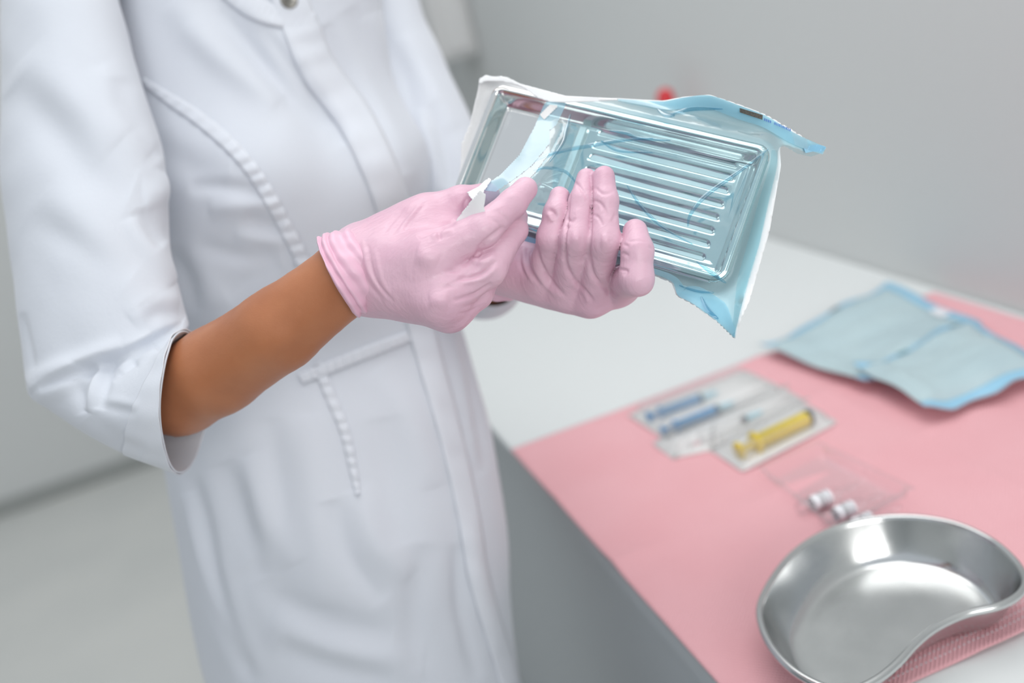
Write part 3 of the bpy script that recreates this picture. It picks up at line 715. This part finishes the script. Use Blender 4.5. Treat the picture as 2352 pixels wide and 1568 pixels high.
fb.chain(D, [(rsh + lsh) / 2, P(230, -20, .94), P(165, 300, .815), P(215, 700, .772), P(285, 868, .742)], [.04, .02, .026, .025, .02], .02)
fb.chain(D, [(rsh + lsh) / 2, P(820, -60, 1.06), P(880, 90, 1.035), P(985, 350, 1.005), P(1068, 550, .965), P(1120, 628, .88), l_wr], [.04, .02, .029, .028, .027, .0255, .0225], .02)
fb.chain(D, [P(285, 872, .742), P(350, 894, .735), P(412, 897, .709), P(500, 850, .682), P(640, 757, .653), r_wr, P(818, 625, .645)], [.016, .018, .0318, .0305, .0275, .0235, .019], .006)
v, f = fb.mesh(D); v = relax(v, f, 2)
v = sculpt(v, f, [('r', .0012, 26, [(520, 890), (640, 800), (760, 700)]), ('v', .0012, 22, [(470, 940), (600, 860), (720, 770)]), ('v', .001, 9, [(770, 560), (795, 620), (830, 690)])])
body = obj('body', v, f, 'skin', person)
# hair cap for the head out of frame
fh = Field(head - .17, head + .17, .006); D = fh.new(); fh.add(D, head + Z * .045 - fdir * .012, head - Z * .03 - fdir * .035, .090, .074, .03); fh.add(D, head - fdir * .11 + Z * .03, head - fdir * .12 + Z * .02, .035, .035, .02)
hv, hf = fh.mesh(D); obj('hair', hv, hf, 'black', person)
for s in (-1, 1):                                       # trousers and shoes, below the frame
    hp = hip + ldir * s * .078 - Z * .06; pts = [(hp, .088), (np.array([hp[0], hp[1], .44]), .072), (np.array([hp[0], hp[1], .09]), .062)]
    v = np.vstack([p_ + r_ * (np.cos(a_) * fdir + np.sin(a_) * ldir) for p_, r_ in pts for a_ in np.linspace(0, 2 * math.pi, 24, endpoint=False)]); solid(obj('trouser_leg', v, gridfaces(24, 3, True), 'dark', person), .002)
    fs = Field([hp[0] - .25, hp[1] - .25, 0], [hp[0] + .25, hp[1] + .25, .14], .008); D = fs.new(); a_ = np.array([hp[0], hp[1], .042])
    fs.add(D, a_ - fdir * .03, a_ + fdir * .15 - Z * .008, .042, .034, .02); v, f = fs.mesh(D); v[:, 2] = np.maximum(v[:, 2], .001); obj('shoe', v, f, 'label', person)

# ---- lofted garments: every ring has its two outline points (px), a depth and a near-side reach
def loft(rows, n_ring, n_len, horiz=False):
    r = resample([[*a, *b, t, d, sx, sy] for a, b, t, d, sx, sy in rows], n_len)
    phi = np.linspace(0, 2 * math.pi, n_ring, endpoint=False); out = []
    hv_ = -np.array([VD[0], VD[1], 0]); hv_ /= np.linalg.norm(hv_)
    for ax, ay, bx, by, t, d, sx, sy in r:
        A_, B_ = P(ax, ay, t), P(bx, by, t); c = (A_ + B_) / 2; u = (B_ - A_) / 2
        if horiz: vv = hv_ * d
        else:
            mx, my = (ax + bx) / 2, (ay + by) / 2; vv = P(mx + sx, my + sy, t - d) - P(mx, my, t)
        out.append(c + np.cos(phi)[:, None] * u + np.sin(phi)[:, None] * vv)
    return np.vstack(out), gridfaces(n_ring, n_len, True)
coat = empty('lab_coat', (0, 0, 0), None, None); coat.parent = person; coat.location = (0, 0, .45)
# torso and skirt
rows = [((455, -330), (690, -370), .95, .07, 0, 0), ((300, -240), (800, -290), .95, .085, 0, 0), ((225, -90), (868, -130), .95, .105, 0, 0), ((222, 80), (880, 10), .955, .115, 0, 0), ((250, 270), (900, 160), .96, .125, 0, 0),
    ((285, 470), (930, 340), .96, .128, 0, 0), ((320, 660), (985, 530), .965, .122, 0, 0), ((350, 840), (1052, 715), .97, .122, 0, 0), ((372, 980), (1102, 880), .975, .128, 0, 0), ((396, 1110), (1134, 1010), .98, .135, 0, 0),
    ((430, 1290), (1158, 1210), .98, .14, 0, 0), ((492, 1568), (1184, 1500), .985, .145, 0, 0), ((560, 1850), (1225, 1800), .99, .15, 0, 0), ((640, 2200), (1290, 2150), .99, .155, 0, 0)]
v, f = loft(rows, 420, 460, True)
bust = [('b', .030, (190, 150), (600, 400)), ('b', .026, (120, 140), (890, 380)), ('b', -.012, (260, 110), (760, 830)), ('b', -.010, (70, 170), (755, 300)), ('b', .012, (300, 200), (830, 1250))]
v = sculpt(v, f, bust)
folds = [('v', .006, 34, [(470, -20), (600, 130), (700, 240), (790, 330)]), ('r', .005, 40, [(400, 0), (520, 140), (640, 240)]), ('v', .005, 26, [(740, 60), (800, 170), (880, 300), (930, 400)]), ('r', .004, 26, [(560, 0), (660, 130), (760, 250), (830, 350)]), ('v', .004, 40, [(350, 330), (430, 380), (520, 400)]),
    ('v', .005, 30, [(520, 1060), (560, 1200), (600, 1330)]), ('r', .005, 34, [(560, 1050), (610, 1180), (670, 1300)]), ('v', .005, 28, [(760, 1150), (800, 1280), (880, 1380)]), ('r', .004, 30, [(820, 1120), (860, 1240), (940, 1330)]), ('v', .005, 30, [(640, 1480), (760, 1530), (900, 1560)]), ('c', .004, 14, [(600, 60), (720, 215), (800, 330)]), ('v', .003, 18, [(500, 20), (640, 180), (760, 290)]), ('r', .003, 30, [(430, 60), (560, 180), (650, 250)]), ('v', .004, 26, [(800, 20), (870, 150), (960, 330), (1000, 420)]), ('r', .004, 30, [(860, 30), (930, 200), (1000, 330)]),
    ('v', .004, 22, [(560, 500), (600, 520), (650, 525)]), ('r', .004, 20, [(480, 480), (570, 470), (640, 470)]), ('v', .004, 18, [(430, 430), (520, 430), (600, 445)]), ('r', .003, 18, [(540, 540), (600, 545), (660, 560)]), ('v', .003, 20, [(450, 560), (560, 590), (640, 580)]),
    ('c', .004, 20, [(390, 570), (430, 640), (450, 720)]), ('v', .003, 30, [(520, 680), (580, 640), (640, 600)]),
    ('v', .0035, 30, [(620, 960), (640, 1150), (640, 1350)]), ('r', .004, 40, [(700, 950), (720, 1150), (740, 1400)]), ('v', .004, 40, [(880, 960), (900, 1100), (930, 1250)]), ('r', .004, 36, [(860, 850), (940, 960), (1000, 1120)]),
    ('v', .005, 36, [(560, 1300), (700, 1410), (900, 1460)]), ('r', .005, 40, [(620, 1420), (780, 1500), (980, 1520)]), ('v', .004, 30, [(980, 1250), (950, 1400), (960, 1540)]), ('c', .004, 16, [(440, 1090), (468, 1200), (490, 1320), (530, 1450), (580, 1568)]), ('r', .005, 16, [(430, 1130), (462, 1260), (500, 1380), (560, 1520)]),
    ('c', .004, 12, [(1060, 760), (1095, 930), (1120, 1080)]), ('r', .005, 20, [(1075, 1180), (1095, 1330), (1150, 1500)]), ('v', .005, 18, [(1050, 1250), (1060, 1400), (1100, 1560)]), ('v', .003, 14, [(1010, 930), (1060, 960), (1090, 1000)]), ('v', .003, 14, [(1030, 1040), (1070, 1050), (1110, 1090)])]
v = sculpt(v, f, folds)
v = v + vnormals(v, f) * (wavenoise(v, 28, 3) * .0013 + wavenoise(v, 75, 4) * .0004)[:, None]
tv, tf = v, f
ctor = obj('coat_body', v, f, 'coat', coat); solid(ctor, .0012, -1)
bvh = BVHTree.FromPolygons([Vector(a_) for a_ in tv], [tuple(int(i) for i in q) for q in tf])
def on_surface(tree, px, py, lift):
    out = []; dd = ray(np.asarray(px, float), np.asarray(py, float))
    for d in dd:
        hit = tree.ray_cast(Vector(O), Vector(d).normalized())
        if hit[0] is None: out.append(O + d * .9); continue
        nn = hit[1] if hit[1].dot(Vector(d)) < 0 else -hit[1]
        out.append(np.array(hit[0] + nn * lift))
    return np.array(out)
def tape(name, pts, half, lift, tree, parent, m='trim', n=90, k=9, pucker=0, th=.0012, seed=1):
    """a sewn band lying on a garment along a pixel line"""
    p = np.asarray(resample(pts, n)); t = np.gradient(p, axis=0); t /= np.linalg.norm(t, axis=1, keepdims=True); nn = np.stack([-t[:, 1], t[:, 0]], 1)
    hw = np.interp(np.linspace(0, 1, n), np.linspace(0, 1, len(half)), half)
    r = np.random.default_rng(seed); q = []; lf = []
    ph = np.cumsum(r.uniform(.5, 1.3, n))
    for i in range(k):
        s = -1 + 2 * i / (k - 1); q.append(p + nn * (hw * s)[:, None]); lf.append(lift * (1 - .7 * abs(s) ** 6) + pucker * np.sin(ph + s * .8) * (1 - abs(s) ** 4 * .3))
    q = np.vstack(q); v = on_surface(tree, q[:, 0], q[:, 1], 0.); toc = O - v; toc /= np.linalg.norm(toc, axis=1, keepdims=True)
    v = v + toc * np.concatenate(lf)[:, None]
    return solid(obj(name, v, gridfaces(n, k), m, parent), th, -1)
tape('button_placket', [(640, -60), (690, 60), (732, 160), (818, 278), (884, 420), (925, 560), (955, 700), (985, 820), (1035, 1000), (1075, 1180), (1100, 1330), (1150, 1500), (1180, 1600)], [40, 42, 42, 40, 36, 30, 26, 24, 22, 22], .0022, bvh, coat, n=160, pucker=.0006, seed=3)
tape('bust_seam_tape', [(328, 185), (385, 225), (450, 268), (520, 325), (575, 385), (620, 455), (655, 520), (690, 590), (715, 680)], [5, 13, 15, 15, 15, 15, 14], .0014, bvh, coat, n=140, pucker=.0011, seed=5)
tape('waist_seam', [(690, 870), (760, 842), (850, 806), (940, 772)], [12, 13, 13, 11], .0016, bvh, coat, pucker=.0004)
tape('skirt_dart_seam', [(728, 835), (755, 900), (790, 985), (808, 1060), (822, 1135)], [9, 11, 10, 8, 4], .0013, bvh, coat, pucker=.0010, seed=8)
tape('collar_facing', [(520, -30), (580, 15), (640, 38), (722, 48)], [26, 26, 24, 22], .0018, bvh, coat, pucker=.0002)
bc = on_surface(bvh, [662], [3], .0035)[0]; nb = O - bc; nb /= np.linalg.norm(nb); nb = nb * .75 + np.array([.3, -.1, .1])
lathe_at('snap_button', [(0, -.001), (.0074, -.001), (.0078, .0004), (.0074, .0018), (.0062, .0023), (.0058, .0018), (0, .0020)], bc, bc + nb, 'button', coat, 32)

# right sleeve (nearest the camera)
rows = [((345, -235), (352, -130), .955, .03, 0, 0), ((240, -235), (325, -105), .92, .042, 0, 0), ((135, -215), (298, -80), .885, .05, 0, 0), ((50, -150), (280, -50), .855, .055, 0, 0), ((10, -60), (272, -10), .83, .056, 0, 0), ((2, 110), (302, 110), .815, .057, 0, 0), ((2, 280), (342, 245), .80, .058, 0, 0), ((9, 420), (374, 370), .785, .058, 0, 0),
    ((20, 560), (388, 500), .772, .058, 0, 0), ((35, 690), (402, 610), .76, .057, 0, 0), ((50, 800), (420, 690), .75, .055, 0, 0), ((57, 868), (430, 728), .745, .053, 0, 10), ((68, 910), (434, 742), .74, .052, -6, 18), ((112, 938), (432, 752), .733, .050, -14, 18),
    ((180, 980), (428, 760), .722, .049, -24, 14), ((255, 1020), (426, 762), .712, .052, -34, 8), ((335, 1052), (428, 764), .706, .057, -46, 2), ((415, 1084), (433, 764), .70, .055, -58, -14)]
v, f = loft(rows, 260, 330)
sf = [('s', .0035, 16, [(64, 905), (150, 860), (240, 825), (330, 785), (420, 735)][::-1]), ('v', .003, 12, [(100, 895), (200, 850), (300, 810), (400, 752)]), ('r', .004, 20, [(60, 880), (160, 835), (280, 790)]),
    ('r', .006, 22, [(75, 905), (130, 890), (190, 850)]), ('r', .005, 12, [(225, 830), (215, 900), (203, 945)]), ('v', .0035, 14, [(250, 815), (240, 880), (225, 940)]), ('v', .003, 16, [(175, 870), (188, 920), (195, 950)]), ('r', .004, 14, [(310, 830), (330, 815), (360, 800)]), ('r', .003, 12, [(270, 850), (300, 810), (350, 770)]), ('v', .003, 12, [(255, 870), (300, 835), (360, 790)]),
    ('v', .0015, 14, [(230, 930), (270, 938), (320, 948)]), ('r', .0015, 14, [(230, 920), (275, 925), (320, 935)]), ('v', .003, 24, [(205, 960), (260, 1010), (330, 1040)]),
    ('v', .004, 30, [(270, 180), (280, 240), (330, 310), (370, 365)]), ('r', .003, 34, [(230, 150), (262, 230), (300, 300), (350, 350)]), ('v', .004, 30, [(325, 480), (335, 500), (380, 560)]), ('r', .004, 30, [(330, 450), (370, 440), (385, 400)]), ('r', .004, 24, [(300, 500), (340, 570), (400, 650)]),
    ('v', .005, 50, [(30, 200), (110, 280), (200, 390), (300, 440)]), ('r', .004, 50, [(60, 130), (170, 230), (270, 330)]), ('v', .003, 40, [(60, 500), (180, 560), (300, 640)]), ('r', .003, 45, [(100, 440), (200, 520), (330, 700)]), ('v', .003, 24, [(330, 735), (370, 715), (425, 735)]), ('r', .003, 24, [(300, 735), (350, 700), (410, 690)]), ('v', .002, 10, [(52, 720), (66, 790), (80, 850)])]
v = sculpt(v, f, sf); v = v + vnormals(v, f) * (wavenoise(v, 40, 13) * .0011 + wavenoise(v, 90, 14) * .0003)[:, None]
sl = obj('sleeve', v, f, 'coat', coat); solid(sl, .0012, -1)
svh = BVHTree.FromPolygons([Vector(a_) for a_ in v], [tuple(int(i) for i in q) for q in f])
# hem band: the last rings of the sleeve, lifted a touch
nr = 260; k0 = 300; hv2 = v[k0 * nr:].copy(); nv2 = vnormals(v, f)[k0 * nr:]; sg_ = np.sign(((hv2 - hv2.mean(0)) * nv2).sum(1).mean())
hv2 = hv2 + sg_ * nv2 * (.0014 + .0003 * np.sin(np.arange(len(hv2)) % nr * .35))[:, None]
solid(obj('sleeve_hem', hv2, gridfaces(nr, 30, True), 'trim', coat), .001, -1)

# left sleeve (far side)
def tube(path, rad, n_ring, n_len):
    q = resample(np.c_[np.array(path), np.array(rad)], n_len); c, r = q[:, :3], q[:, 3]
    t = np.gradient(c, axis=0); t /= np.linalg.norm(t, axis=1, keepdims=True); x = np.cross(t[0], VD); x /= np.linalg.norm(x); out = []
    phi = np.linspace(0, 2 * math.pi, n_ring, endpoint=False)
    for i in range(n_len):
        x = x - t[i] * (x @ t[i]); x /= np.linalg.norm(x); y = np.cross(t[i], x)
        out.append(c[i] + r[i] * (np.cos(phi)[:, None] * x + np.sin(phi)[:, None] * y))
    return np.vstack(out), gridfaces(n_ring, n_len, True)
v, f = tube([P(690, -190, .99), P(770, -160, 1.02), P(838, -60, 1.035), P(876, 90, 1.03), P(925, 220, 1.02), P(985, 350, 1.005), P(1045, 480, .985), P(1080, 570, .955), P(1098, 630, .918), P(1118, 641, .883), P(1134, 631, .852)], [.03, .038, .046, .050, .052, .052, .05, .046, .040, .034, .0258], 160, 200)
v = sculpt(v, f, [('v', .005, 26, [(870, 60), (930, 180), (960, 300)]), ('r', .004, 24, [(930, 80), (990, 200), (1040, 300)]), ('v', .004, 20, [(990, 240), (1020, 330), (1040, 430)]), ('r', .004, 18, [(960, 250), (990, 340), (1010, 440)])])
v = v + vnormals(v, f) * (wavenoise(v, 40, 23) * .0014)[:, None]
sl2 = obj('sleeve', v, f, 'coat', coat); solid(sl2, .0012, -1)

# ------------------------------------------------------------------ gloves
def hand(name, palm, fingers, kp, lo, hi, strokes, h=.001, noise=.0002):
    pts = np.array([q for pr in palm for q in (P(*pr[0]), P(*pr[1]))] + [P(*q) for fg in fingers for q in fg[0]])
    fd = Field(pts.min(0) - .03, pts.max(0) + .03, h)
    D = fd.new()
    for a_, b_, ra, rb in palm: fd.add(D, P(*a_), P(*b_), ra, rb, kp)
    G = fd.new()
    for p_, r_ in fingers:
        d = fd.new(); fd.chain(d, [P(*q) for q in p_], r_, .0035); G = smin(G, d, .0006)
    D = smin(D, G, .009)
    v, f = fd.mesh(D); v = relax(v, f, 2)
    n = vnormals(v, f); v = v + n * (wavenoise(v, 260, 31) * noise)[:, None]
    v = sculpt(v, f, [(k_, a_ * 1.3, w_ * (.85 if k_ != 'r' else 1), p_) for k_, a_, w_, p_ in strokes])
    return v, f
# near (right) hand
palm = [((828, 612, .640), (985, 592, .612), .0225, .0155), ((828, 620, .640), (1008, 685, .612), .0225, .0145), ((840, 640, .645), (1035, 712, .625), .0195, .0125), ((845, 640, .648), (1010, 690, .645), .018, .012),
    ((850, 575, .645), (960, 520, .637), .0175, .0145), ((960, 520, .637), (1050, 540, .630), .0125, .011), ((900, 600, .635), (990, 640, .622), .020, .016)]
fingers = [([(985, 592, .612), (1108, 528, .609), (1176, 468, .617), (1207, 434, .624)], [.0142, .0105, .0088, .0076]),
    ([(1008, 686, .613), (1122, 618, .614), (1178, 528, .630), (1185, 500, .638)], [.0138, .0108, .0090, .008]),
    ([(1035, 712, .625), (1092, 672, .628), (1135, 606, .648)], [.0118, .0105, .0085]),
    ([(1010, 690, .645), (1075, 672, .655), (1110, 620, .668)], [.011, .0095, .008]),
    ([(900, 540, .645), (985, 488, .642), (1060, 462, .640), (1120, 448, .645)], [.0150, .0118, .0098, .0082])]
st = [('v', .0016, 7, [(1160, 520), (1110, 560), (1095, 592)]), ('r', .0014, 8, [(1075, 596), (1110, 602), (1140, 585)]), ('v', .0016, 6, [(1140, 600), (1110, 625), (1085, 636), (1050, 640)]), ('r', .001, 6, [(1140, 612), (1110, 638), (1060, 650)]), ('v', .0014, 5, [(1130, 650), (1095, 674), (1070, 682), (1040, 690)]), ('v', .0008, 5, [(1060, 620), (1020, 622)]), ('v', .0008, 5, [(1050, 656), (1015, 662)]),
    ('v', .0024, 8, [(1045, 508), (1015, 520), (985, 530), (960, 545)]), ('r', .0010, 8, [(1040, 528), (1010, 535), (990, 545)]), ('v', .0012, 5, [(1018, 518), (1008, 538), (1012, 552)]), ('r', .0014, 20, [(955, 585), (985, 592), (1005, 600)]), ('r', .0014, 18, [(985, 690), (1008, 690), (1030, 692)]),
    ('v', .0006, 5, [(820, 560), (840, 640), (880, 690)]), ('r', .0007, 5, [(832, 550), (850, 630), (895, 692)]), ('v', .0006, 4, [(845, 560), (862, 640), (905, 694)]), ('r', .0005, 5, [(860, 570), (880, 650), (915, 690)]),
    ('v', .0005, 5, [(930, 478), (900, 510), (880, 540)]), ('v', .0005, 5, [(955, 472), (925, 505), (900, 540)]), ('v', .0005, 5, [(980, 465), (950, 500), (930, 530)]), ('r', .0005, 5, [(968, 468), (938, 502), (915, 535)]), ('v', .0007, 5, [(1075, 452), (1066, 470), (1068, 490)]),
    ('v', .0006, 4, [(1140, 480), (1160, 500), (1168, 512)]), ('v', .0005, 4, [(1120, 495), (1145, 515), (1150, 530)]), ('v', .0005, 5, [(1125, 570), (1060, 640), (1000, 660)]), ('v', .0006, 4, [(1105, 700), (1080, 715), (1050, 722)]), ('v', .0005, 4, [(1120, 680), (1090, 698), (1060, 706)])]
v, f = hand('glove', palm, fingers, .014, None, None, st)
g1 = obj('glove', v, f, 'glove', person); g1['label'] = 'pink glove on the near hand'
# its rolled cuff
def cuff(path, rad, seed, amp, parent):
    v, f = tube(path, rad, 128, 40); c = np.repeat(resample(np.array(path), 40), 128, 0); n = v - c; n /= np.linalg.norm(n, axis=1, keepdims=True)
    ph = np.tile(np.linspace(0, 2 * math.pi, 128, endpoint=False), 40); al = np.repeat(np.linspace(0, 1, 40), 128)
    v = v + n * (amp * (np.sin(3 * ph + seed) + .6 * np.sin(7 * ph + 4 * al + seed) + .4 * np.sin(15 * ph - 9 * al)))[:, None] + n * (.0010 * np.sin(al * 22 + 2 * np.sin(ph * 2)))[:, None]
    o = obj('glove_cuff', v, f, 'cuff', parent); solid(o, .0009, 0); return o
cuff([P(778, 640, .634), P(796, 631, .634), P(818, 620, .634), P(846, 607, .635)], [.0272, .0278, .0262, .0235], 1.0, .0006, g1)
# far (left) hand: four fingers over the front of the pouch
palm = [((1160, 598, .690), (1250, 640, .672), .0185, .0125), ((1165, 605, .690), (1305, 668, .670), .019, .0120), ((1170, 605, .692), (1358, 684, .668), .019, .0120), ((1200, 600, .695), (1425, 655, .668), .017, .0115), ((1190, 590, .695), (1300, 610, .690), .016, .012), ((1290, 640, .675), (1400, 655, .670), .014, .012)]
fingers = [([(1247, 636, .668), (1266, 545, .634), (1278, 488, .634), (1286, 452, .638)], [.0112, .0088, .0080, .0068]),
    ([(1303, 664, .664), (1322, 548, .622), (1336, 462, .627), (1347, 410, .634)], [.0120, .0094, .0076, .0066]),
    ([(1356, 682, .662), (1388, 552, .618), (1390, 462, .622), (1386, 408, .628)], [.0122, .0098, .0080, .0074]),
    ([(1425, 652, .664), (1462, 640, .612), (1464, 575, .612), (1459, 531, .620)], [.0120, .0106, .0096, .0078]),
    ([(1240, 600, .695), (1320, 540, .712), (1400, 480, .708), (1440, 450, .700)], [.014, .011, .010, .0085])]
st = [('v', .0014, 3, [(1356, 395), (1359, 440), (1357, 500), (1355, 560), (1352, 590)]), ('v', .0012, 3, [(1310, 440), (1303, 500), (1297, 560), (1296, 600)]), ('v', .0012, 5, [(1258, 482), (1270, 486), (1278, 500)]), ('r', .0008, 5, [(1255, 492), (1262, 496), (1268, 510)]), ('v', .0008, 4, [(1300, 500), (1312, 508), (1322, 500)]), ('v', .0007, 4, [(1296, 518), (1308, 524)]), ('v', .0008, 4, [(1318, 415), (1340, 440), (1352, 462)]), ('v', .0007, 4, [(1360, 460), (1380, 468), (1400, 500)]), ('v', .0007, 4, [(1366, 430), (1385, 445), (1410, 440)]), ('v', .0006, 4, [(1360, 492), (1375, 500), (1385, 520)]), ('v', .0006, 4, [(1415, 490), (1405, 510)]),
    ('v', .0014, 6, [(1300, 560), (1300, 610), (1330, 660), (1345, 690)]), ('v', .0014, 6, [(1352, 580), (1362, 630), (1400, 675)]), ('v', .0012, 5, [(1232, 560), (1240, 600), (1270, 650), (1300, 682)]), ('r', .0010, 6, [(1222, 565), (1228, 610), (1255, 655), (1285, 684)]), ('v', .0012, 5, [(1212, 568), (1215, 612), (1240, 655)]), ('r', .0009, 5, [(1204, 570), (1205, 610), (1225, 650)]), ('v', .0010, 5, [(1196, 566), (1195, 605), (1210, 640)]), ('v', .0010, 5, [(1318, 640), (1345, 670), (1365, 695)]), ('r', .0009, 5, [(1310, 630), (1335, 670), (1352, 695)]), ('v', .0008, 5, [(1380, 640), (1400, 665), (1420, 680)]),
    ('v', .0010, 4, [(1422, 618), (1440, 622), (1432, 632)]), ('v', .0006, 4, [(1430, 560), (1445, 566)]), ('v', .0006, 4, [(1428, 580), (1446, 588)]), ('v', .0006, 4, [(1490, 565), (1500, 572)]), ('v', .0005, 4, [(1440, 555), (1470, 552), (1488, 556)]), ('r', .001, 14, [(1312, 546), (1322, 548), (1332, 548)]), ('r', .001, 14, [(1380, 552), (1390, 552), (1400, 552)])]
v, f = hand('glove', palm, fingers, .012, None, None, st)
g2 = obj('glove', v, f, 'glove', person); g2['label'] = 'pink glove on the far hand, fingers over the pouch'
cuff([P(1150, 612, .712), P(1156, 608, .704), P(1163, 602, .696), P(1172, 600, .688)], [.0245, .0245, .0225, .0200], 2.2, .0005, g2)
